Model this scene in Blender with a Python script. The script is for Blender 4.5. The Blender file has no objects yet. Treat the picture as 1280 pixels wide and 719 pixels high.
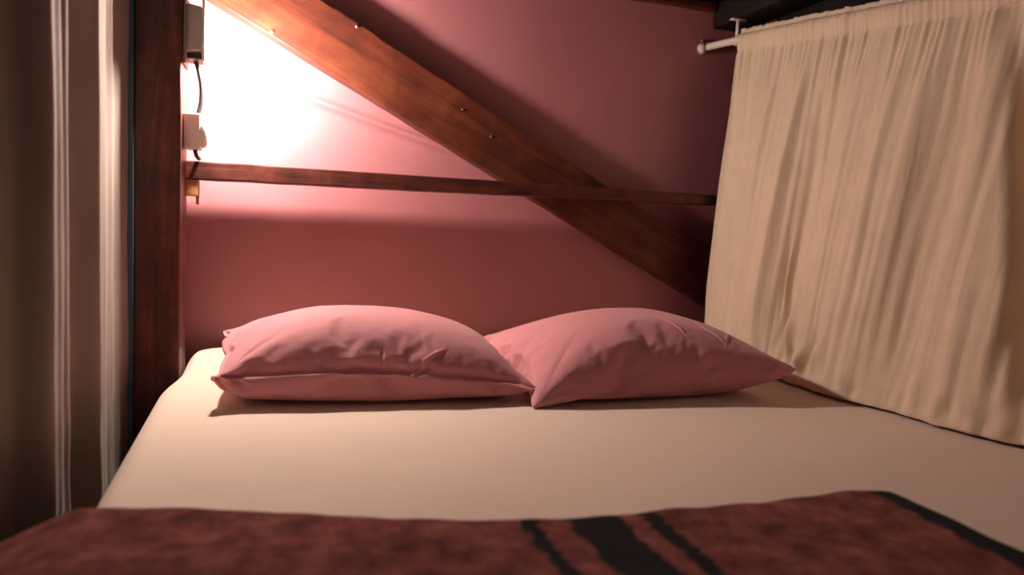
import bpy, bmesh, math, random
from math import sin, cos, pi, sqrt, exp, radians
from mathutils import Vector, Matrix, noise

random.seed(7)
S = bpy.context.scene
COL = S.collection

# ------------------------------------------------------------------ helpers
def lerp(a, b, t): return a + (b - a) * t
def sstep(a, b, x):
    t = max(0.0, min(1.0, (x - a) / (b - a)))
    return t * t * (3 - 2 * t)
def srgb(r, g, b):
    return tuple(((c / 255) / 12.92 if c / 255 <= .04045 else ((c / 255 + .055) / 1.055) ** 2.4) for c in (r, g, b)) + (1,)
def nz(x, y=0.0, z=0.0): return noise.noise(Vector((x, y, z)))
def interp(pts, t):
    """piecewise smooth interpolation of (t, value...) rows"""
    if t <= pts[0][0]: i = 0
    else:
        i = len(pts) - 2
        for k in range(len(pts) - 1):
            if t <= pts[k + 1][0]: i = k; break
    a, b = pts[i], pts[i + 1]
    f = (t - a[0]) / (b[0] - a[0])
    return [lerp(p, q, f) for p, q in zip(a[1:], b[1:])]

def link(name, bm, mat, parent=None, smooth=True):
    me = bpy.data.meshes.new(name)
    bmesh.ops.recalc_face_normals(bm, faces=bm.faces[:])
    bm.to_mesh(me); bm.free()
    if smooth:
        for p in me.polygons: p.use_smooth = True
    o = bpy.data.objects.new(name, me)
    COL.objects.link(o)
    if mat: me.materials.append(mat)
    if parent: o.parent = parent
    return o

def thing(name, label, cat, loc=(0, 0, 0), rot=(0, 0, 0), group=None):
    o = bpy.data.objects.new(name, None)
    COL.objects.link(o)
    o.location = loc; o.rotation_euler = rot
    o.empty_display_size = .1
    tag(o, label, cat, group)
    return o

def tag(o, label, cat, group=None):
    o['label'] = label; o['category'] = cat
    if group: o['group'] = group
    return o

def struct(o):
    o['kind'] = 'structure'
    return o

def rel(o, parent):
    """parent an object built in world coordinates under an Empty at a location"""
    o.parent = parent
    o.matrix_parent_inverse = (Matrix.Translation(parent.location) @ parent.rotation_euler.to_matrix().to_4x4()).inverted()
    return o

def add_box(bm, x0, x1, y0, y1, z0, z1, bev=0.0, seg=2, M=None):
    r = bmesh.ops.create_cube(bm, size=1)
    vs = r['verts']
    for v in vs:
        v.co = Vector((lerp(x0, x1, v.co.x + .5), lerp(y0, y1, v.co.y + .5), lerp(z0, z1, v.co.z + .5)))
    if bev:
        es = list({e for v in vs for e in v.link_edges})
        rr = bmesh.ops.bevel(bm, geom=es, offset=bev, segments=seg, affect='EDGES', profile=.6)
        vs = [v for v in bm.verts if v in set(rr['verts'])] if False else vs
    if M is not None:
        # only used on a bmesh that holds one box
        bmesh.ops.transform(bm, matrix=M, verts=bm.verts[:])
    return bm

def add_cyl(bm, p, q, r, n=24, r2=None, bev=0):
    p = Vector(p); q = Vector(q); d = q - p
    M = Matrix.Translation((p + q) / 2) @ d.to_track_quat('Z', 'Y').to_matrix().to_4x4()
    bmesh.ops.create_cone(bm, cap_ends=True, segments=n, radius1=r, radius2=r if r2 is None else r2, depth=d.length, matrix=M)
    return bm

def add_tube(bm, pts, r, n=12):
    pts = [Vector(p) for p in pts]
    rings = []
    up = Vector((.3, .2, 1)).normalized()
    for i, p in enumerate(pts):
        t = (pts[min(i + 1, len(pts) - 1)] - pts[max(i - 1, 0)]).normalized()
        a = t.cross(Vector((0, 1, 0)) if abs(t.y) < .9 else Vector((1, 0, 0))).normalized()
        b = t.cross(a).normalized()
        rr = r(i / (len(pts) - 1)) if callable(r) else r
        rings.append([bm.verts.new(p + a * rr * cos(2 * pi * k / n) + b * rr * sin(2 * pi * k / n)) for k in range(n)])
    for i in range(len(rings) - 1):
        for k in range(n):
            bm.faces.new((rings[i][k], rings[i][(k + 1) % n], rings[i + 1][(k + 1) % n], rings[i + 1][k]))
    bm.faces.new(rings[0]); bm.faces.new(rings[-1])
    return bm

def curve_pts(ctrl, n=40):
    """Catmull-Rom through control points"""
    c = [Vector(p) for p in ctrl]
    c = [c[0] * 2 - c[1]] + c + [c[-1] * 2 - c[-2]]
    out = []
    m = len(c) - 3
    for i in range(n + 1):
        t = i / n * m
        k = min(int(t), m - 1); f = t - k
        a, b, d, e = c[k:k + 4]
        out.append(.5 * ((2 * b) + (d - a) * f + (2 * a - 5 * b + 4 * d - e) * f * f + (-a + 3 * b - 3 * d + e) * f ** 3))
    return out

# ------------------------------------------------------------------ materials
def new_mat(name):
    m = bpy.data.materials.new(name); m.use_nodes = True
    nt = m.node_tree
    b = nt.nodes['Principled BSDF']
    return m, nt, b, nt.nodes.new, nt.links.new

def texco(nt, scale=(1, 1, 1), rot=(0, 0, 0), kind='Object'):
    tc = nt.nodes.new('ShaderNodeTexCoord'); mp = nt.nodes.new('ShaderNodeMapping')
    mp.inputs['Scale'].default_value = scale; mp.inputs['Rotation'].default_value = rot
    nt.links.new(tc.outputs[kind], mp.inputs['Vector'])
    return mp.outputs['Vector']

def ntex(nt, vec, scale, detail=4, rough=.55, dist=0.0):
    n = nt.nodes.new('ShaderNodeTexNoise')
    n.inputs['Scale'].default_value = scale; n.inputs['Detail'].default_value = detail
    n.inputs['Roughness'].default_value = rough; n.inputs['Distortion'].default_value = dist
    nt.links.new(vec, n.inputs['Vector'])
    return n.outputs['Fac']

def ramp(nt, fac, stops):
    r = nt.nodes.new('ShaderNodeValToRGB')
    while len(r.color_ramp.elements) < len(stops): r.color_ramp.elements.new(.5)
    for e, (p, c) in zip(r.color_ramp.elements, stops): e.position = p; e.color = c
    nt.links.new(fac, r.inputs['Fac'])
    return r.outputs['Color']

def bump(nt, h, bsdf, strength=.3, dist=.002, prev=None):
    b = nt.nodes.new('ShaderNodeBump')
    b.inputs['Strength'].default_value = strength; b.inputs['Distance'].default_value = dist
    nt.links.new(h, b.inputs['Height'])
    if prev: nt.links.new(prev, b.inputs['Normal'])
    nt.links.new(b.outputs['Normal'], bsdf.inputs['Normal'])
    return b.outputs['Normal']

def mat_wood(name, dark, mid, light, axis='x', rough=.45, scale=1.0, spec=.35):
    m, nt, b, N, L = new_mat(name)
    sc = {'x': (2, 26, 26), 'y': (26, 2, 26), 'z': (26, 26, 2)}[axis]
    v = texco(nt, tuple(s * scale for s in sc))
    g = ntex(nt, v, 1.0, 8, .62, 1.2)
    v2 = texco(nt, (1, 1, 1))
    big = ntex(nt, v2, 9 * scale, 4, .6, .4)
    mx = N('ShaderNodeMath'); mx.operation = 'MULTIPLY_ADD'
    mx.inputs[1].default_value = .55; L(g, mx.inputs[0])
    m2 = N('ShaderNodeMath'); m2.operation = 'MULTIPLY'; m2.inputs[1].default_value = .45
    L(big, m2.inputs[0]); L(m2.outputs[0], mx.inputs[2])
    c = ramp(nt, mx.outputs[0], [(.36, dark), (.5, mid), (.66, light)])
    L(c, b.inputs['Base Color'])
    b.inputs['Roughness'].default_value = rough
    b.inputs['Specular IOR Level'].default_value = spec
    bump(nt, g, b, .25, .0015)
    return m

def mat_plain(name, col, rough=.5, metal=0, spec=.5, var=.08, bs=.0, nscale=40):
    m, nt, b, N, L = new_mat(name)
    v = texco(nt)
    n = ntex(nt, v, nscale, 4)
    lo = tuple(c * (1 - var) for c in col[:3]) + (1,); hi = tuple(min(1, c * (1 + var)) for c in col[:3]) + (1,)
    L(ramp(nt, n, [(.3, lo), (.7, hi)]), b.inputs['Base Color'])
    b.inputs['Roughness'].default_value = rough; b.inputs['Metallic'].default_value = metal
    b.inputs['Specular IOR Level'].default_value = spec
    if bs: bump(nt, n, b, bs, .001)
    return m

def mat_fabric(name, col, col2, weave=900, rough=.9, trans=0.0, tcol=None, bscale=6, crease=0.0, stretch=(1, 1, 1), wr=.25, sheen=.15):
    m, nt, b, N, L = new_mat(name)
    v = texco(nt)
    n = ntex(nt, v, bscale, 5, .6)
    L(ramp(nt, n, [(.3, col), (.72, col2)]), b.inputs['Base Color'])
    b.inputs['Roughness'].default_value = rough
    b.inputs['Specular IOR Level'].default_value = .12
    b.inputs['Sheen Weight'].default_value = sheen
    b.inputs['Sheen Roughness'].default_value = .5
    w = ntex(nt, v, weave, 2, .7)
    nrm = bump(nt, w, b, wr, .0006)
    if crease:
        vs = texco(nt, stretch)
        c = ntex(nt, vs, 1.0, 7, .6, .6)
        bump(nt, c, b, crease, .006, nrm)
    if trans:
        t = N('ShaderNodeBsdfTranslucent'); t.inputs['Color'].default_value = tcol or col2
        mx = N('ShaderNodeMixShader'); mx.inputs['Fac'].default_value = trans
        out = nt.nodes['Material Output']
        L(b.outputs[0], mx.inputs[1]); L(t.outputs[0], mx.inputs[2]); L(mx.outputs[0], out.inputs['Surface'])
    return m

def mat_wall(name, c1, c2):
    m, nt, b, N, L = new_mat(name)
    v = texco(nt)
    L(ramp(nt, ntex(nt, v, 3.0, 5, .6, .3), [(.3, c1), (.75, c2)]), b.inputs['Base Color'])
    b.inputs['Roughness'].default_value = .46
    b.inputs['Specular IOR Level'].default_value = .5
    n = bump(nt, ntex(nt, v, 60, 4, .6), b, .22, .002)
    bump(nt, ntex(nt, v, 7, 3, .5), b, .25, .008, n)
    return m

M_WALL = mat_wall('pink_plaster', (.44, .165, .190, 1), (.50, .195, .22, 1))
M_FLOOR = mat_wood('floor_boards', (.035, .018, .012, 1), (.07, .035, .022, 1), (.11, .06, .035, 1), 'y')
M_POST = mat_wood('red_brown_post_wood', (.028, .009, .008, 1), (.08, .018, .014, 1), (.18, .042, .028, 1), 'z', .42, 1.0)
M_BEAM = mat_wood('stained_beam_wood', (.042, .009, .006, 1), (.105, .022, .011, 1), (.19, .052, .022, 1), 'x', .5, .8)
M_RAIL = mat_wood('shelf_wood', (.03, .009, .008, 1), (.095, .022, .017, 1), (.18, .05, .035, 1), 'x', .5, 1.6)
M_CLEAT = mat_wood('raw_cleat_wood', (.42, .17, .07, 1), (.58, .27, .12, 1), (.7, .36, .18, 1), 'x', .6, 1.5)
M_DARK = mat_wood('black_stained_wood', (.010, .008, .008, 1), (.014, .011, .010, 1), (.02, .014, .012, 1), 'y', .8, 1, .1)
M_TRIM = mat_wood('dark_red_trim_wood', (.06, .014, .012, 1), (.10, .022, .018, 1), (.15, .035, .026, 1), 'x', .6, 1, .2)
M_PILLOW = mat_fabric('pink_cotton', (.64, .265, .30, 1), (.70, .305, .34, 1), 1100, .85, bscale=5, wr=.2, crease=.3, stretch=(9, 14, 9))
M_SHEET = mat_fabric('cream_jersey_sheet', (.80, .645, .54, 1), (.86, .70, .59, 1), 1400, .9, bscale=3, wr=.15, crease=.12, stretch=(5, 5, 5))
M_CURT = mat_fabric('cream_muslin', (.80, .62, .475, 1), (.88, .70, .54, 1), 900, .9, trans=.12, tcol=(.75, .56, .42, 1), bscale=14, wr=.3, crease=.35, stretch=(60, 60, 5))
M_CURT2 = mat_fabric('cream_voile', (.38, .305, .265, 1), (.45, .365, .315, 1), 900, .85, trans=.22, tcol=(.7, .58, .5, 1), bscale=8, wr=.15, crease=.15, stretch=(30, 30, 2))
M_WHITE = mat_plain('white_painted_metal', (.78, .68, .62, 1), .35, 0, .5, .04)
M_LAMP = mat_plain('grey_lamp_housing', (.52, .48, .46, 1), .45, 0, .5, .05)
M_SOCK = mat_plain('ivory_plastic', (.72, .68, .62, 1), .4, 0, .5, .04)
M_CABLE = mat_plain('black_cable', (.02, .016, .015, 1), .5)
M_STEEL = mat_plain('worn_steel', (.55, .45, .35, 1), .35, .9, .5, .1)
M_HOLE = mat_plain('drilled_hole_shadowed_wood', (.02, .008, .005, 1), .9)
M_BLUE = mat_plain('blue_paint', (.11, .23, .33, 1), .6)

def mat_emit(name, col, s):
    m, nt, b, N, L = new_mat(name)
    b.inputs['Base Color'].default_value = (.9, .9, .88, 1)
    b.inputs['Emission Color'].default_value = col
    b.inputs['Emission Strength'].default_value = s
    return m
M_GLOW = mat_emit('lamp_diffuser_glow', (1, .84, .71, 1), 900)

def mat_blanket():
    m, nt, b, N, L = new_mat('wool_blanket')
    tc = N('ShaderNodeTexCoord'); sp = N('ShaderNodeSeparateXYZ'); L(tc.outputs['Object'], sp.inputs[0])
    v = tc.outputs['Object']
    # ragged stripe coordinate: x plus a little noise
    nn = ntex(nt, v, 55, 3, .6)
    ad = N('ShaderNodeMath'); ad.operation = 'MULTIPLY_ADD'; ad.inputs[1].default_value = .030
    L(nn, ad.inputs[0])
    sub = N('ShaderNodeMath'); sub.operation = 'SUBTRACT'; sub.inputs[1].default_value = .015
    L(sp.outputs['X'], sub.inputs[0]); L(sub.outputs[0], ad.inputs[2])
    x = ad.outputs[0]
    def band(c, w):
        a = N('ShaderNodeMath'); a.operation = 'SUBTRACT'; a.inputs[1].default_value = c; L(x, a.inputs[0])
        q = N('ShaderNodeMath'); q.operation = 'ABSOLUTE'; L(a.outputs[0], q.inputs[0])
        r = N('ShaderNodeMapRange'); r.inputs['From Min'].default_value = w - .004; r.inputs['From Max'].default_value = w + .004
        r.inputs['To Min'].default_value = 1; r.inputs['To Max'].default_value = 0
        L(q.outputs[0], r.inputs['Value'])
        return r.outputs[0]
    cur = None
    for c, w in ((.322, .011), (.408, .036), (.484, .0125), (.966, .112)):
        k = band(c, w)
        if cur is None: cur = k
        else:
            mxx = N('ShaderNodeMath'); mxx.operation = 'MAXIMUM'; L(cur, mxx.inputs[0]); L(k, mxx.inputs[1]); cur = mxx.outputs[0]
    mot = ntex(nt, texco(nt, (1, 1, 1)), 24, 6, .65)
    base = ramp(nt, mot, [(.34, (.15, .034, .032, 1)), (.5, (.31, .080, .070, 1)), (.68, (.52, .17, .145, 1))])
    mix = N('ShaderNodeMix'); mix.data_type = 'RGBA'
    L(cur, mix.inputs[0]); L(base, mix.inputs[6]); mix.inputs[7].default_value = (.010, .009, .010, 1)
    L(mix.outputs[2], b.inputs['Base Color'])
    b.inputs['Roughness'].default_value = 1; b.inputs['Specular IOR Level'].default_value = .05
    b.inputs['Sheen Weight'].default_value = .1
    bump(nt, ntex(nt, v, 160, 6, .75), b, .9, .006)
    return m
M_BLANKET = mat_blanket()

# ------------------------------------------------------------------ setting
YW = 2.42
# back wall: plaster grid with a faint shallow ridge
bm = bmesh.new()
nx, nzv = 150, 100
X0, X1, Z0, Z1 = -2.4, 2.2, 0.0, 2.6
def shadow_ridge(x, z):
    # relief standing in for a thin cast shadow, down to the right from the lamp
    d = 0
    for (ax, az, bx, bz, h) in ((-.052, 1.379, .86, 1.125, .015),):
        L_ = sqrt((bx - ax) ** 2 + (bz - az) ** 2)
        ux, uz = (bx - ax) / L_, (bz - az) / L_
        t = (x - ax) * ux + (z - az) * uz
        p = -(x - ax) * uz + (z - az) * ux
        w = .014
        d += h * exp(-(p / w) ** 2) * sstep(-.02, .06, t) * (1 - sstep(L_ - .25, L_, t))
    return d
xs = [X0 + (X1 - X0) * i / 60 for i in range(61)]
xs = sorted(set([x for x in xs if x < -.2 or x > 1.0] + [-.2 + 1.2 * i / 240 for i in range(241)]))
zs = [Z0 + (Z1 - Z0) * i / 40 for i in range(41)]
zs = sorted(set([z for z in zs if z < 1.05 or z > 1.42] + [1.05 + .37 * i / 110 for i in range(111)]))
grid = [[bm.verts.new((x, YW - shadow_ridge(x, z), z)) for x in xs] for z in zs]
for j in range(len(zs) - 1):
    for i in range(len(xs) - 1):
        bm.faces.new((grid[j][i], grid[j][i + 1], grid[j + 1][i + 1], grid[j + 1][i]))
# back side of the wall, giving it thickness
add_box(bm, X0, X1, YW + .02, YW + .14, Z0, Z1)
struct(link('wall_back', bm, M_WALL))
struct(link('wall_right', add_box(bmesh.new(), 2.2, 2.3, -1.5, YW + .1, 0, 2.6), M_DARK))
struct(link('wall_left', add_box(bmesh.new(), -2.5, -2.4, -1.5, YW + .1, 0, 2.6), M_WALL))
struct(link('floor', add_box(bmesh.new(), -2.5, 2.3, -1.5, YW + .1, -.1, 0), M_FLOOR))
struct(link('ceiling', add_box(bmesh.new(), -2.5, 2.3, -1.5, YW + .1, 2.6, 2.7), mat_plain('ceiling_paint', (.5, .42, .36, 1), .8)))

# ------------------------------------------------------------------ bunk bed frame
bed = thing('bunk_bed', 'dark stained wooden bunk bed frame around the cream mattress', 'bed', (.68, 1.35, 0))
def bpart(name, bm, mat, parent=None, **k):
    o = link(name, bm, mat, None, **k); rel(o, bed); return o
def wobble(bm, amp, seed, f=9):
    for v in bm.verts:
        v.co += Vector((nz(v.co.x * f + seed, v.co.y * f, v.co.z * 3), nz(v.co.x * f, v.co.y * f + seed, v.co.z * 3), 0)) * amp

# head post on the left (subdivided box so its edges can be slightly worn)
bm = bmesh.new()
add_box(bm, -.314, -.206, 2.10, 2.275, 0, 1.80, .006, 3)
bmesh.ops.subdivide_edges(bm, edges=[e for e in bm.edges if abs(e.verts[0].co.z - e.verts[1].co.z) > .5], cuts=60)
wobble(bm, .0022, 3, 14)
post = bpart('post', bm, M_POST, smooth=False); post['label'] = 'worn red brown head post'
bm = bmesh.new(); add_box(bm, 1.66, 1.77, 2.2, 2.34, 0, 1.80, .006, 2); bpart('post', bm, M_POST)
for x in (-.325, 1.66):
    bm = bmesh.new(); add_box(bm, x, x + .11, .12, .24, 0, .50, .006, 2); bpart('post', bm, M_POST)
# side and end boards that carry the mattress, and slatted base
bpart('side_board', add_box(bmesh.new(), -.262, -.234, .24, 2.10, .16, .32, .004), M_POST)
bpart('side_board', add_box(bmesh.new(), 1.67, 1.70, .24, 2.2, .24, .40, .004), M_POST)
bpart('end_board', add_box(bmesh.new(), -.21, 1.66, .15, .18, .24, .40, .004), M_POST)
bpart('bed_base', add_box(bmesh.new(), -.232, 1.67, .19, 2.34, .30, .33, .003), M_DARK)
# the upper bunk overhead
bm = bmesh.new()
w = (2.41 - .25) / 18
for k in range(18):
    y0 = .25 + k * w
    add_box(bm, -.33, 1.68, y0 + .003, y0 + w - .003, 1.80, 1.825, .002, 1)
bpart('upper_bunk_base', bm, M_DARK)
bm = bmesh.new(); add_box(bm, 1.545, 1.66, .24, 2.41, 1.714, 1.80, .004, 2); bpart('upper_side_rail', bm, M_DARK)
bpart('upper_side_board', add_box(bmesh.new(), 1.662, 1.686, .24, 2.19, 1.62, 1.80, .004), M_DARK)
bm = bmesh.new(); add_box(bm, -.21, 1.54, 2.378, 2.412, 1.772, 1.80, .003, 2)
bmesh.ops.subdivide_edges(bm, edges=[e for e in bm.edges if abs(e.verts[0].co.x - e.verts[1].co.x) > .5], cuts=50)
for v in bm.verts: v.co.z += .004 * nz(v.co.x * 9, 1.3)
bpart('upper_end_rail', bm, M_TRIM)

# blue painted board standing behind the left curtain
bm = add_box(bmesh.new(), -.340, -.3165, 2.115, 2.27, 0, 1.78, .003)
tag(link('blue_board', bm, M_BLUE), 'narrow blue painted upright board between post and left curtain', 'board')

# diagonal beam: thick plank lying on the wall
def P_beam(t, w):  # t along (m), w across (m)
    return None
A = Vector((-.14 - .40, 0, 1.567 + .204)); B = Vector((1.64, 0, .661))
d = (B - A); Lb = d.length; ang = math.atan2(d.z, d.x)
bm = bmesh.new()
add_box(bm, .17, Lb, YW - .070, YW - .003, 0, .172, .004, 2)
bmesh.ops.subdivide_edges(bm, edges=[e for e in bm.edges if abs(e.verts[0].co.x - e.verts[1].co.x) > .5], cuts=90)
for v in bm.verts:
    if v.co.z > .1: v.co.z += .0030 * nz(v.co.x * 16, 5.1) + (.003 if nz(v.co.x * 7, 9.3) > .25 else 0)
    else: v.co.z += .0016 * nz(v.co.x * 12, 2.2)
R = Matrix.Translation((A.x, 0, A.z)) @ Matrix.Rotation(-ang, 4, 'Y')
bmesh.ops.transform(bm, matrix=Matrix.Translation((-A.x, 0, -A.z)) @ Matrix.Identity(4), verts=[])
beam = thing('diagonal_beam', 'thick orange brown diagonal wooden beam slanting down the pink wall', 'beam', (A.x, YW, A.z), (0, -ang, 0))
for v in bm.verts: v.co.y -= YW
o = link('plank', bm, M_BEAM, beam, smooth=False)
def beam_local(x, z):
    dx, dz = x - A.x, z - A.z
    return dx * cos(ang) + dz * sin(ang), -dx * sin(ang) + dz * cos(ang)
for (x, z, r) in ((.015, 1.503, .0085), (.260, 1.548, .0065), (.70, 1.252, .005), (.60, 1.33, .004)):
    t, wv = beam_local(x, z)
    bm = bmesh.new()
    bmesh.ops.create_cone(bm, cap_ends=True, segments=20, radius1=r, radius2=r * .72, depth=.004,
                          matrix=Matrix.Translation((t, -.0715, wv)) @ Matrix.Rotation(pi / 2, 4, 'X'))
    o = link('screw', bm, M_STEEL, beam); o['label'] = 'small steel screw head'
    bm = bmesh.new()
    add_box(bm, t - r * .7, t + r * .7, -.0742, -.0732, wv - r * .16, wv + r * .16)
    s_ = link('screw_slot', bm, M_HOLE, o)

# long narrow shelf board across the wall
shelf = thing('wall_shelf', 'long narrow dark wooden ledge running across the pink wall above the pillows', 'shelf', (-.21, YW, 1.06))
def shelf_z(x): return 1.056 + (x + .21) * .0085      # underside
def shelf_bm(y0, y1):
    bm = bmesh.new()
    add_box(bm, -.211, 1.655, y0, y1, 0, 1, .003, 2)
    bmesh.ops.subdivide_edges(bm, edges=[e for e in bm.edges if abs(e.verts[0].co.x - e.verts[1].co.x) > .5], cuts=70)
    return bm
bm = bmesh.new()
add_box(bm, -.211, 1.655, 2.250, YW - .0722, 0, .051, .004, 2)
bmesh.ops.subdivide_edges(bm, edges=[e for e in bm.edges if abs(e.verts[0].co.x - e.verts[1].co.x) > .5], cuts=70)
for v in bm.verts:
    th = lerp(1.0, .66, (v.co.x + .2) / 1.85)
    v.co.z = v.co.z * th + shelf_z(v.co.x) - .002 + .0016 * nz(v.co.x * 10, v.co.y * 4, 2)
rel(link('board', bm, M_RAIL, smooth=False), shelf)
bm = bmesh.new(); add_box(bm, -.211, -.176, 2.256, 2.320, 1.008, 1.0535, .003, 2)
o = rel(link('cleat', bm, M_CLEAT), shelf); o['label'] = 'orange raw wood cleat under the board'
bm = bmesh.new(); add_box(bm, -.184, -.176, 2.285, 2.303, .985, 1.020, .002, 2)
o = rel(link('cleat_peg', bm, M_CLEAT), shelf)

# ------------------------------------------------------------------ mattress in a fitted sheet
def mattress_bm():
    bm = bmesh.new()
    # plan outline x-left as function of y handled by warping a rounded slab
    nxm, nym = 120, 130
    top = {}
    xl, xr, yf, yb, zt, zb, rr = -.232, 1.60, .26, 2.385, .55, .335, .045
    def edge(t):   # param 0..1 -> denser near the edges
        return .5 - .5 * cos(pi * t)
    us = [edge(i / nxm) for i in range(nxm + 1)]
    vs_ = [edge(i / nym) for i in range(nym + 1)]
    def warp(u, v):
        # rounded rectangle in plan: squircle-like corner pull
        x = lerp(xl, xr, u); y = lerp(yf, yb, v)
        rc = .12
        cx = min(max(x, xl + rc), xr - rc); cy = min(max(y, yf + rc), yb - rc)
        dx, dy = x - cx, y - cy
        if dx and dy:
            m = max(abs(dx), abs(dy)); l = sqrt(dx * dx + dy * dy)
            k = m / l
            x = cx + dx * k; y = cy + dy * k
        # the left side draws in towards the head post
        s = sstep(1.86, 2.11, y) * (1 - u) ** 6
        x += .027 * s
        return x, y
    def inset(u, v):
        x, y = lerp(xl, xr, u), lerp(yf, yb, v)
        return min(x - xl, xr - x, y - yf, yb - y)
    g = []
    for j, v in enumerate(vs_):
        row = []
        for i, u in enumerate(us):
            x, y = warp(u, v)
            e = inset(u, v)
            if e < rr: z = zt - rr + sqrt(max(0, rr * rr - (rr - e) ** 2))
            else: z = zt
            z += .0035 * nz(x * 3, y * 3, 1) * min(1, e / .1)
            # raised rim at the head end
            z += .014 * sstep(1.98, 2.25, y) * min(1, e / .03)
            # light pull lines towards the corner
            z += .0016 * nz((x + y) * 9, (x - y) * 2, 4) * min(1, e / .06)
            row.append(bm.verts.new((x, y, z)))
        g.append(row)
    for j in range(nym):
        for i in range(nxm):
            bm.faces.new((g[j][i], g[j][i + 1], g[j + 1][i + 1], g[j + 1][i]))
    # side skirt
    loop = [g[0][i] for i in range(nxm + 1)] + [g[j][nxm] for j in range(1, nym + 1)] + \
           [g[nym][i] for i in range(nxm - 1, -1, -1)] + [g[j][0] for j in range(nym - 1, 0, -1)]
    prev = loop
    for zz in (.47, .43, .39, .35, zb):
        cur = [bm.verts.new((p.co.x, p.co.y, zz)) for p in loop]
        if zz == zb:
            for c in cur: c.co.x = lerp(c.co.x, .68, .01); c.co.y = lerp(c.co.y, 1.32, .01)
        n = len(loop)
        for k in range(n):
            bm.faces.new((prev[k], prev[(k + 1) % n], cur[(k + 1) % n], cur[k]))
        prev = cur
    bm.faces.new(prev)
    return bm
tag(link('mattress', mattress_bm(), M_SHEET), 'double mattress in a cream fitted sheet, under the pillows', 'mattress')

# ------------------------------------------------------------------ pillows
# a stuffed pillowcase: two sewn cloth sheets, inflated and dropped on a plate with the cloth solver
NI, NJ = 72, 50
def pillowcase(W, D, seed, loc):
    bm = bmesh.new(); V = {}
    for sd in (1, -1):
        for j in range(NJ + 1):
            for i in range(NI + 1):
                if sd == -1 and (i in (0, NI) or j in (0, NJ)): V[sd, i, j] = V[1, i, j]; continue
                x, y = (i / NI - .5) * W, (j / NJ - .5) * D
                V[sd, i, j] = bm.verts.new((x, y, sd * .004 + .002 * nz(x * 12 + seed, y * 12, sd)))
    for j in range(NJ):
        for i in range(NI):
            bm.faces.new((V[1, i, j], V[1, i + 1, j], V[1, i + 1, j + 1], V[1, i, j + 1]))
            bm.faces.new((V[-1, i, j], V[-1, i, j + 1], V[-1, i + 1, j + 1], V[-1, i + 1, j]))
    bmesh.ops.recalc_face_normals(bm, faces=bm.faces[:])
    me = bpy.data.meshes.new('case'); bm.to_mesh(me); bm.free()
    o = bpy.data.objects.new('case', me); COL.objects.link(o); o.location = loc
    return o
def settle(specs):
    """simulate the pillowcases on a collision plate and return their settled meshes"""
    me = bpy.data.meshes.new('plate')
    me.from_pydata([(-2, -1, 0), (2, -1, 0), (2, 1, 0), (-2, 1, 0)], [], [(0, 1, 2, 3)])
    g = bpy.data.objects.new('plate', me); COL.objects.link(g); g.modifiers.new('k', 'COLLISION')
    old = S.gravity.copy(); S.gravity = (0, 0, -4)
    cases = []
    for k, (W, D, seed, press) in enumerate(specs):
        o = pillowcase(W, D, seed, (k * 1.2 - .6, 0, .12))
        c = o.modifiers.new('c', 'CLOTH'); st = c.settings
        st.quality = 8; st.mass = .03; st.use_pressure = True; st.uniform_pressure_force = press
        st.tension_stiffness = 40; st.compression_stiffness = 40; st.shear_stiffness = 20; st.bending_stiffness = .05
        st.air_damping = 2
        c.collision_settings.collision_quality = 3; c.collision_settings.distance_min = .002
        cases.append(o)
    for f in range(1, 60): S.frame_set(f)
    dg = bpy.context.evaluated_depsgraph_get()
    out = []
    for o in cases:
        m_ = bpy.data.meshes.new_from_object(o.evaluated_get(dg))
        lo = min(v.co.z for v in m_.vertices)
        for v in m_.vertices: v.co.z -= lo
        out.append(m_)
    for o in cases + [g]: bpy.data.objects.remove(o)
    S.gravity = old; S.frame_set(1)
    return out
def cloth_mesh(me, warp):
    t = bpy.data.objects.new('tmp', me); COL.objects.link(t)
    sm = t.modifiers.new('s', 'SUBSURF'); sm.levels = 2; sm.render_levels = 2
    dg = bpy.context.evaluated_depsgraph_get(); dg.update()
    m2 = bpy.data.meshes.new_from_object(t.evaluated_get(dg))
    bpy.data.objects.remove(t); bpy.data.meshes.remove(me)
    bm = bmesh.new(); bm.from_mesh(m2); bpy.data.meshes.remove(m2)
    bm.normal_update()
    moved = [warp(v.co, v.normal) for v in bm.verts]
    for v, p in zip(bm.verts, moved): v.co = p
    return bm
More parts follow.
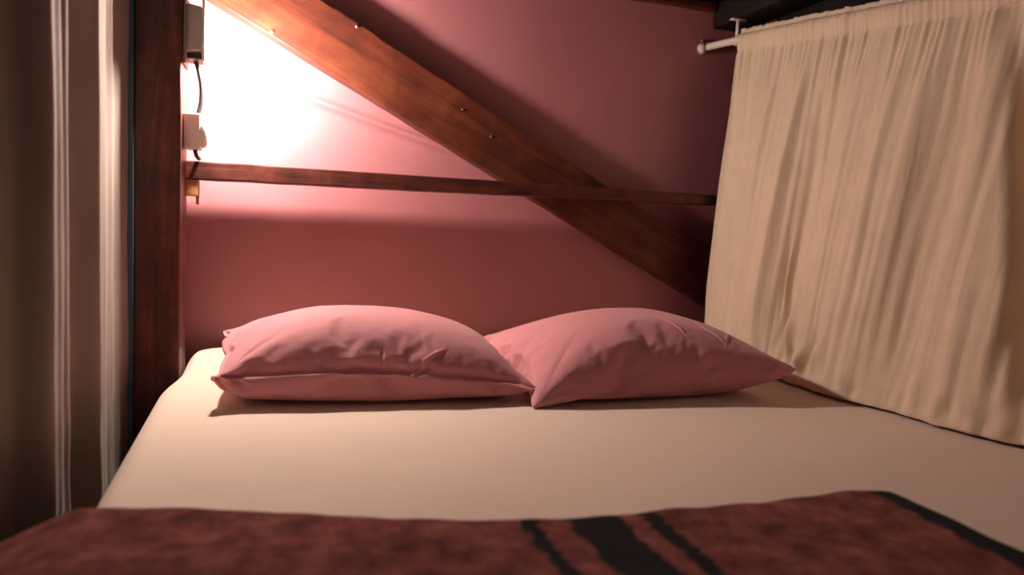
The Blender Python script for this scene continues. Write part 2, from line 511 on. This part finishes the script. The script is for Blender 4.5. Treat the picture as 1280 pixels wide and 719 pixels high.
def make_warp(cx, cy, rz, scl, zoff, lift, creases, shear=0.0, dome=.3, bulge=0.0):
    c, s = cos(rz), sin(rz)
    def warp(p, n):
        x, y, z = p.x, p.y, p.z
        d = 0
        if n.z > -.2:
            for (x0, y0, x1, y1, wdt, amp) in creases:   # sharp pinched lines, local metres
                dx, dy = x1 - x0, y1 - y0
                L_ = sqrt(dx * dx + dy * dy)
                t = ((x - x0) * dx + (y - y0) * dy) / L_; q = (-(x - x0) * dy + (y - y0) * dx) / L_
                if -.02 < t < L_ + .02 and abs(q) < wdt * 6:
                    k = sstep(-.01, .25 * L_, t) * (1 - sstep(.75 * L_, L_ + .01, t))
                    d += amp * k * (exp(-(q / wdt) ** 2) - .9 * exp(-((q + 1.6 * wdt) / (1.4 * wdt)) ** 2))
        x += n.x * d; y += n.y * d; z += n.z * d
        a = max(0, min(1, x / .76 + .5)); b = max(0, min(1, y / .52 + .5))
        ws = [(1 - a) * (1 - b), a * (1 - b), a * b, (1 - a) * b]
        ox = sum(w_ * q[0] for w_, q in zip(ws, lift)); oy = sum(w_ * q[1] for w_, q in zip(ws, lift))
        oz = sum(w_ ** 2 * q[2] for w_, q in zip(ws, lift)) * min(1, z / .06)
        if z < .1: y -= bulge * (1 - z / .1) * sstep(0, .16, -y)
        X = x * scl[0] + ox + shear * z; Y = y * scl[1] + oy; Z = z * scl[2] * (1 - dome * max(0, min(1, (abs(x) - .04) / .34)) ** 2 * sstep(.05, .16, z)) + oz
        return Vector((cx + X * c - Y * s, cy + X * s + Y * c, .554 + zoff + max(Z, 0)))
    return warp

cr1 = [(.05, -.236, .155, -.185, .003, .0035), (.012, -.19, .010, -.235, .003, .0025)]
cr2 = [(.05, -.05, .09, -.17, .0035, .003), (.16, -.06, .20, -.20, .0035, .0035), (.20, -.20, .27, -.10, .003, .003)]
pw1 = make_warp(.270, 1.840, radians(-5.5), (1.0, .95, .90), 0, [(.008, 0, -.026), (0, .02, -.052), (-.01, 0, -.03), (-.035, 0, .012)], cr1, 0, .30, .040)
pw2 = make_warp(.926, 1.765, radians(1), (.93, .93, 1.10), 0, [(.015, .035, -.080), (0, 0, -.004), (.03, 0, .015), (.02, 0, 0)], cr2, 0, .22)
CASES = settle([(.80, .56, 3, 5.0), (.80, .56, 21, 4.2)])
o = link('pillow', cloth_mesh(CASES[0], pw1), M_PILLOW)
tag(o, 'left pink pillow, nearest the wooden post', 'pillow', 'pink pillows on the mattress')
o = link('pillow', cloth_mesh(CASES[1], pw2), M_PILLOW)
tag(o, 'right pink pillow, its pointed corner reaching towards the gathered cream curtain', 'pillow', 'pink pillows on the mattress')

# ------------------------------------------------------------------ blanket
def blanket_bm():
    bm = bmesh.new()
    # far edge line y(x)
    edge = [(-.42, 1.02), (-.30, 1.03), (-.20, 1.035), (-.02, .990), (.15, .925), (.31, .880), (.43, .872), (.62, .870), (.83, .876), (.885, .873), (.915, .862), (1.05, .80)]
    n, m = 220, 90
    xs = [-.405 + (.915 + .405) * i / n for i in range(n + 1)]
    g = []
    def surf(x, t):
        ye = interp(edge, x)[0]
        # t: distance from the far edge fold towards the camera
        y = ye - t
        base = .553
        th = .038 * sqrt(max(0, 1 - (1 - min(1, t / .04)) ** 2))
        th += .010 * nz(x * 4, y * 5, 3) * sstep(0, .06, t) + .004 * nz(x * 14, y * 14, 8) * sstep(0, .03, t)
        z = base + th
        if x > .89: z -= .014 * sstep(.89, .915, x) * min(1, t / .03)
        if x < -.215:
            k = -.215 - x
            z -= .45 * k + 2.6 * max(0, k - .10)
            x = -.215 - min(k, .12) - .25 * max(0, k - .12)
        return Vector((x, y, z))
    ts = [.62 * (j / m) ** 1.5 for j in range(m + 1)]
    for t in ts: g.append([bm.verts.new(surf(x, t)) for x in xs])
    for j in range(m):
        for i in range(n):
            bm.faces.new((g[j][i], g[j][i + 1], g[j + 1][i + 1], g[j + 1][i]))
    return bm
o = link('blanket', blanket_bm(), M_BLANKET)
md = o.modifiers.new('thickness', 'SOLIDIFY'); md.thickness = .006; md.offset = 1
blanket_obj = tag(o, 'dark red brown wool blanket with black stripes across the foot of the bed', 'blanket')

# ------------------------------------------------------------------ right curtain on its rod
ROD = curve_pts([(1.516, 2.405, 1.643), (1.548, 2.25, 1.640), (1.578, 1.90, 1.614), (1.600, 1.54, 1.580), (1.625, 1.10, 1.545), (1.640, .55, 1.53)], 60)
rod = thing('curtain_rod', 'white tubular curtain rod hanging under the upper bunk, cream curtain threaded on it', 'curtain rod', (1.516, 2.41, 1.643))
rel(link('tube', add_tube(bmesh.new(), ROD[1:], .0125, 20), M_WHITE), rod)
bm = bmesh.new(); add_cyl(bm, (1.512, 2.402, 1.640), (1.508, 2.419, 1.640), .017, 28, .019); 
o = rel(link('wall_cup', bm, M_WHITE), rod)
bm = bmesh.new(); add_tube(bm, [ROD[1] * .4 + Vector((1.512, 2.402, 1.640)) * .6, ROD[1], ROD[2]], .008, 14)
o = rel(link('rod_end', bm, M_CABLE), rod); o['label'] = 'black rod end insert'
bm = bmesh.new(); add_cyl(bm, (1.508, 2.412, 1.668), (1.508, 2.4195, 1.668), .004, 14); rel(link('screw', bm, M_STEEL), rod)
bx, by = 1.550, 2.262
hang = thing('hanging_bracket', 'small white T-shaped bracket holding the curtain rod to the dark bunk rail', 'bracket', (bx, by, 1.714))
bm = bmesh.new(); add_box(bm, bx - .028, bx + .030, by - .011, by + .011, 1.7095, 1.7135, .0012, 2)
add_cyl(bm, (bx - .020, by, 1.708), (bx - .020, by, 1.7098), .005, 14, .0035)
rel(link('plate', bm, M_WHITE), hang)
bm = bmesh.new(); add_cyl(bm, (bx, by, 1.711), (bx, by, 1.655), .0065, 16); rel(link('stem', bm, M_WHITE), hang)
bm = bmesh.new()
t_ = bmesh.ops.create_cone(bm, cap_ends=True, segments=28, radius1=.0165, radius2=.0165, depth=.014,
     matrix=Matrix.Translation((bx, by, 1.640)) @ Matrix.Rotation(pi / 2, 4, 'X') @ Matrix.Rotation(radians(-8), 4, 'Y'))
rel(link('ring', bm, M_WHITE), hang)

BOT = curve_pts([(1.470, 2.20, .571), (1.432, 1.93, .558), (1.425, 1.68, .556), (1.450, 1.39, .556), (1.505, 1.08, .556), (1.565, .70, .556)], 60)
def at(path, t):
    k = min(int(t * (len(path) - 1)), len(path) - 2); f = t * (len(path) - 1) - k
    return path[k].lerp(path[k + 1], f)
def curtain_bm():
    bm = bmesh.new()
    nS = 620
    # header profile: (normal offset, height above rod centre) ; n points towards the bed
    head = [(-.0165, -.040), (-.0165, -.022), (-.0185, -.005), (-.0165, .008), (-.008, .0165), (-.003, .019), (-.004, .026), (-.004, .034),
            (.000, .036), (.0045, .034), (.0045, .027), (.0035, .0195), (.008, .0170), (.0165, .009), (.0195, -.004), (.0178, -.020), (.0150, -.036), (.0120, -.042)]
    nV = 90
    cols = []
    for i in range(nS + 1):
        s = i / nS
        rt = .215 + s * .785
        T = at(ROD, rt); B = at(BOT, s)
        # gathers, in cloth coordinate
        g1 = nz(s * 38, 1.5); g2 = nz(s * 95, 7.7)
        gather = .0065 * g1 + .0060 * g2 + .0015 * sin(s * 480 + 3 * g1)
        col = []
        for k, (nn, hh) in enumerate(head):
            o_ = nn
            front = 1 if nn > .001 else (-1 if nn < -.001 else 0)
            amp = 1.0 if abs(hh) > .001 else 1
            if hh > .018: amp = 1.5; hh2 = hh + .006 * nz(s * 70, 3.1) - .002
            else: hh2 = hh
            off = nn + gather * (.5 if front else 1) * amp * (.9 if hh > .018 else 1.25)
            p = T + Vector((-1, -.07, 0)) * off + Vector((0, 0, hh2))
            p.y += .003 * g2
            col.append(p)
        top = T + Vector((-.0120, 0, -.042))
        Lz = top.z - B.z
        for v in range(1, nV + 1):
            f = v / nV
            p = top.lerp(B, f)
            # folds: fade in from header, drift sideways as they fall
            sd = s + .006 * sin(f * 3.1 + s * 9) * f + .004 * nz(s * 6, f * 2.5, 2)
            a1 = nz(sd * 11, f * .5, 11.0); a2 = nz(sd * 27, f * .8, 21.0); a3 = nz(sd * 58, f * 1.3, 31.0)
            a1 = (abs(a1) ** .8) * (1 if a1 > 0 else -1)
            grow = sstep(0, .45, f)
            fall = .034 * a1 * grow + .026 * a2 * sstep(0, .22, f) + .0080 * a3
            fall += gather * (1 - sstep(0, .25, f)) * 1.2
            fall *= 1 - .55 * sstep(.78, 1, f)
            # deep valley near the near end, dark in the photograph
            fall -= .045 * exp(-((s - .655 - .142 * f) / .012) ** 2) * sstep(0, .3, f) * (1 - .8 * sstep(.8, 1, f))
            # cloth sinks back a touch mid height, then bunches where it meets the mattress
            fall += .012 * sin(pi * f)
            bun = sstep(.86, .97, f) * (1 - sstep(.985, 1, f))
            fall += .016 * bun * (nz(s * 40, f * 12, 5) + .25)
            # pinched pucker
            for (s0, f0, am, ws, wf, sl) in ((.345, .86, .034, .014, .065, .35), (.395, .93, .024, .016, .03, .9), (.30, .72, .016, .006, .10, .1), (.44, .90, .018, .012, .05, -.4)):
                ds = (s - s0) - sl * (f - f0) * .25
                fall += am * (exp(-(ds / ws) ** 2) - .8 * exp(-((ds + ws * 1.4) / ws) ** 2)) * exp(-((f - f0) / wf) ** 2)
            q = p + Vector((-1, -.12, 0)) * fall
            q.y += .010 * nz(s * 20, f * 2, 8) * grow
            if f > .97: q.x -= (f - .97) / .03 * .010; q.z = max(q.z, B.z + .0015)
            q.z = max(q.z, B.z + .001 + .0012 * (1 + nz(s * 90, 4)))
            col.append(q)
        cols.append(col)
    V = [[bm.verts.new(p) for p in c] for c in cols]
    for i in range(nS):
        for k in range(len(V[0]) - 1):
            bm.faces.new((V[i][k], V[i + 1][k], V[i + 1][k + 1], V[i][k + 1]))
    return bm
o = link('curtain', curtain_bm(), M_CURT)
md = o.modifiers.new('thickness', 'SOLIDIFY'); md.thickness = .0012; md.offset = -1
tag(o, 'gathered cream muslin curtain hanging along the right side of the mattress', 'curtain')

# ------------------------------------------------------------------ left curtain
def lcurtain_bm():
    bm = bmesh.new()
    n, m = 420, 60
    g = []
    # fold profile along y: (y, x)
    prof = [(2.105, -.3265), (2.06, -.334), (2.00, -.341), (1.95, -.336), (1.915, -.343), (1.87, -.336), (1.83, -.341), (1.79, -.334), (1.765, -.330), (1.735, -.319), (1.72, -.324), (1.705, -.365), (1.66, -.385), (1.60, -.388), (1.53, -.375),
            (1.505, -.345), (1.49, -.325), (1.475, -.322), (1.455, -.329), (1.435, -.324), (1.41, -.329), (1.385, -.323), (1.365, -.319), (1.352, -.326), (1.335, -.368), (1.28, -.385), (1.20, -.392),
            (1.10, -.390), (1.0, -.398), (.85, -.395), (.70, -.41), (.55, -.40)]
    prof2 = sorted([(y, x) for y, x in prof])
    for j in range(m + 1):
        f = j / m; z = lerp(1.78, .16, f)
        row = []
        for i in range(n + 1):
            y = lerp(.55, 2.105, i / n)
            yy = y + .004 * sin(f * 2.4 + 1)
            a = interp(prof2, yy - .006)[0]; b = interp(prof2, yy)[0]; c = interp(prof2, yy + .006)[0]
            x = (a + 2 * b + c) / 4
            x += .004 * nz(y * 16, z * 1.5, 2) + .0015 * nz(y * 60, z * 4, 3)
            x += .003 * sstep(.62, .8, f) * nz(y * 24, z * 9, 6)
            row.append(bm.verts.new((x, y, z)))
        g.append(row)
    for j in range(m):
        for i in range(n):
            bm.faces.new((g[j][i], g[j][i + 1], g[j + 1][i + 1], g[j + 1][i]))
    return bm
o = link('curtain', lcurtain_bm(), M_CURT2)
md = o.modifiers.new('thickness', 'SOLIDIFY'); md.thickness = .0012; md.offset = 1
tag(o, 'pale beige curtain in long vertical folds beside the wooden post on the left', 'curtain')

# ------------------------------------------------------------------ lamp on the post, switch box, cable
XP = -.2045
LY = -.038
lamp = thing('wall_lamp', 'grey box lamp glowing white, mounted on the side of the wooden post', 'lamp', (XP, 2.22, 1.435))
def lp(name, bm, mat, label=None, parent=None, smooth=False):
    o = link(name, bm, mat, None, smooth=smooth)
    rel(o, lamp)
    if label: o['label'] = label
    return o
bm = bmesh.new(); add_box(bm, XP, XP + .006, 2.168 + LY, 2.275 + LY, 1.348, 1.525, .0015, 2); lp('back_plate', bm, M_LAMP)
bm = bmesh.new()
r = bmesh.ops.create_cube(bm, size=1)
for v in bm.verts:
    a = v.co.x + .5
    zc = 1.440; hz = lerp(.062, .056, a); hy = lerp(.050, .046, a)
    v.co = Vector((lerp(XP + .006, XP + .0465, a), 2.221 + LY + v.co.y * 2 * hy, zc + v.co.z * 2 * hz))
bmesh.ops.bevel(bm, geom=bm.edges[:], offset=.004, segments=3, affect='EDGES')
lp('housing', bm, M_LAMP)
bm = bmesh.new(); add_box(bm, XP + .008, XP + .043, 2.178 + LY, 2.262 + LY, 1.362, 1.3765, .003, 2); lp('cable_gland', bm, M_CABLE, 'dark cable gland')
bm = bmesh.new(); add_box(bm, XP + .0465, XP + .0535, 2.142 + LY, 2.276 + LY, 1.352, 1.520, .0015, 2); lp('front_frame', bm, M_WHITE, 'pale front frame')
bm = bmesh.new(); add_box(bm, XP + .0535, XP + .057, 2.176 + LY, 2.266 + LY, 1.362, 1.510, .001, 2); lp('reflector', bm, M_WHITE)
def lathe_x(prof, y, z, n=36):
    bm = bmesh.new(); prev = None
    for px, pr in prof:
        ring = [bm.verts.new((px, y + pr * cos(2 * pi * k / n), z + pr * sin(2 * pi * k / n))) for k in range(n)]
        if prev:
            for k in range(n): bm.faces.new((prev[k], prev[(k + 1) % n], ring[(k + 1) % n], ring[k]))
        else: bm.faces.new(ring)
        prev = ring
    bm.faces.new(prev)
    return bm
BX = XP + .057
o = lp('bulb_socket', lathe_x([(BX, .020), (BX + .012, .020), (BX + .014, .017), (BX + .022, .016)], 2.183, 1.395), M_WHITE, smooth=True)
pf = [(BX + .022, .0135)] + [(BX + .026 + .004 * k, .0135 + .0022 * k) for k in range(3)]
R_ = .032; cxb = BX + .060
pf += [(cxb - R_ * cos(th), R_ * sin(th)) for th in [radians(40 + 139 * k / 18) for k in range(19)]]
lp('bulb', lathe_x(pf, 2.183, 1.395), M_GLOW, 'glowing white bulb', smooth=True)
bm = bmesh.new(); bmesh.ops.create_uvsphere(bm, u_segments=16, v_segments=10, radius=.0045, matrix=Matrix.Translation((XP + .003, 2.168 + LY, 1.462))); lp('screw', bm, M_STEEL, smooth=True)

box = thing('switch_box', 'ivory switch box with rounded dial on the post, below the lamp', 'switch', (XP, 2.22, 1.18))
bm = bmesh.new(); add_box(bm, XP, XP + .042, 2.176 + LY, 2.262 + LY, 1.131, 1.223, .005, 3); rel(link('casing', bm, M_SOCK), box)
bm = bmesh.new()
prev = None
prof = [(.042, .042), (.050, .042), (.056, .039), (.060, .032), (.062, .020), (.062, .0005)]
rings = []
for (px, pr) in prof:
    rings.append([bm.verts.new((XP + .042 + (px - .042) * .8, 2.219 + LY + pr * cos(2 * pi * k / 40), 1.179 + pr * sin(2 * pi * k / 40))) for k in range(40)])
for a, b in zip(rings, rings[1:]):
    for k in range(40): bm.faces.new((a[k], a[(k + 1) % 40], b[(k + 1) % 40], b[k]))
bm.faces.new(rings[-1]); bm.faces.new(rings[0])
rel(link('dial', bm, M_SOCK), box)
bm = add_tube(bmesh.new(), curve_pts([(XP + .026, 2.182, 1.363), (XP + .034, 2.184, 1.335), (XP + .040, 2.187, 1.295), (XP + .039, 2.186, 1.255), (XP + .032, 2.183, 1.224)], 24), .0058, 12)
tag(link('power_cable', bm, M_CABLE), 'black cable curving from the lamp down to the switch box', 'cable')
bm = add_tube(bmesh.new(), curve_pts([(XP + .026, 2.187, 1.130), (XP + .0265, 2.200, 1.122), (XP + .0275, 2.225, 1.116), (XP + .030, 2.262, 1.1125)], 20), .0055, 12)
tag(link('power_cable', bm, M_CABLE), 'short black cable end between the switch box and the ledge', 'cable')

# ------------------------------------------------------------------ dim room light, camera
w = bpy.data.worlds.new('world'); S.world = w; w.use_nodes = True
bg = w.node_tree.nodes['Background']
bg.inputs['Color'].default_value = (1.0, .80, .70, 1); bg.inputs['Strength'].default_value = .06

cam = bpy.data.cameras.new('camera'); co = bpy.data.objects.new('camera', cam); COL.objects.link(co)
cam.sensor_width = 36; cam.lens = 924 / 1280 * 36
psi, p, rl = radians(18.7), radians(4.9), radians(2.6)
fw = Vector((sin(psi) * cos(p), cos(psi) * cos(p), -sin(p)))
r0 = Vector((cos(psi), -sin(psi), 0)); u0 = r0.cross(fw)
Rv = r0 * cos(rl) + u0 * sin(rl); Uv = -r0 * sin(rl) + u0 * cos(rl)
m = Matrix((Rv, Uv, -fw)).transposed().to_4x4(); m.translation = Vector((0, 0, .97))
co.matrix_world = m
cam.clip_start = .02
cam.dof.use_dof = True; cam.dof.focus_distance = 1.85; cam.dof.aperture_fstop = 2.2
S.camera = co
S.view_settings.view_transform = 'Standard'; S.view_settings.look = 'None'
S.view_settings.exposure = .42; S.view_settings.gamma = 1
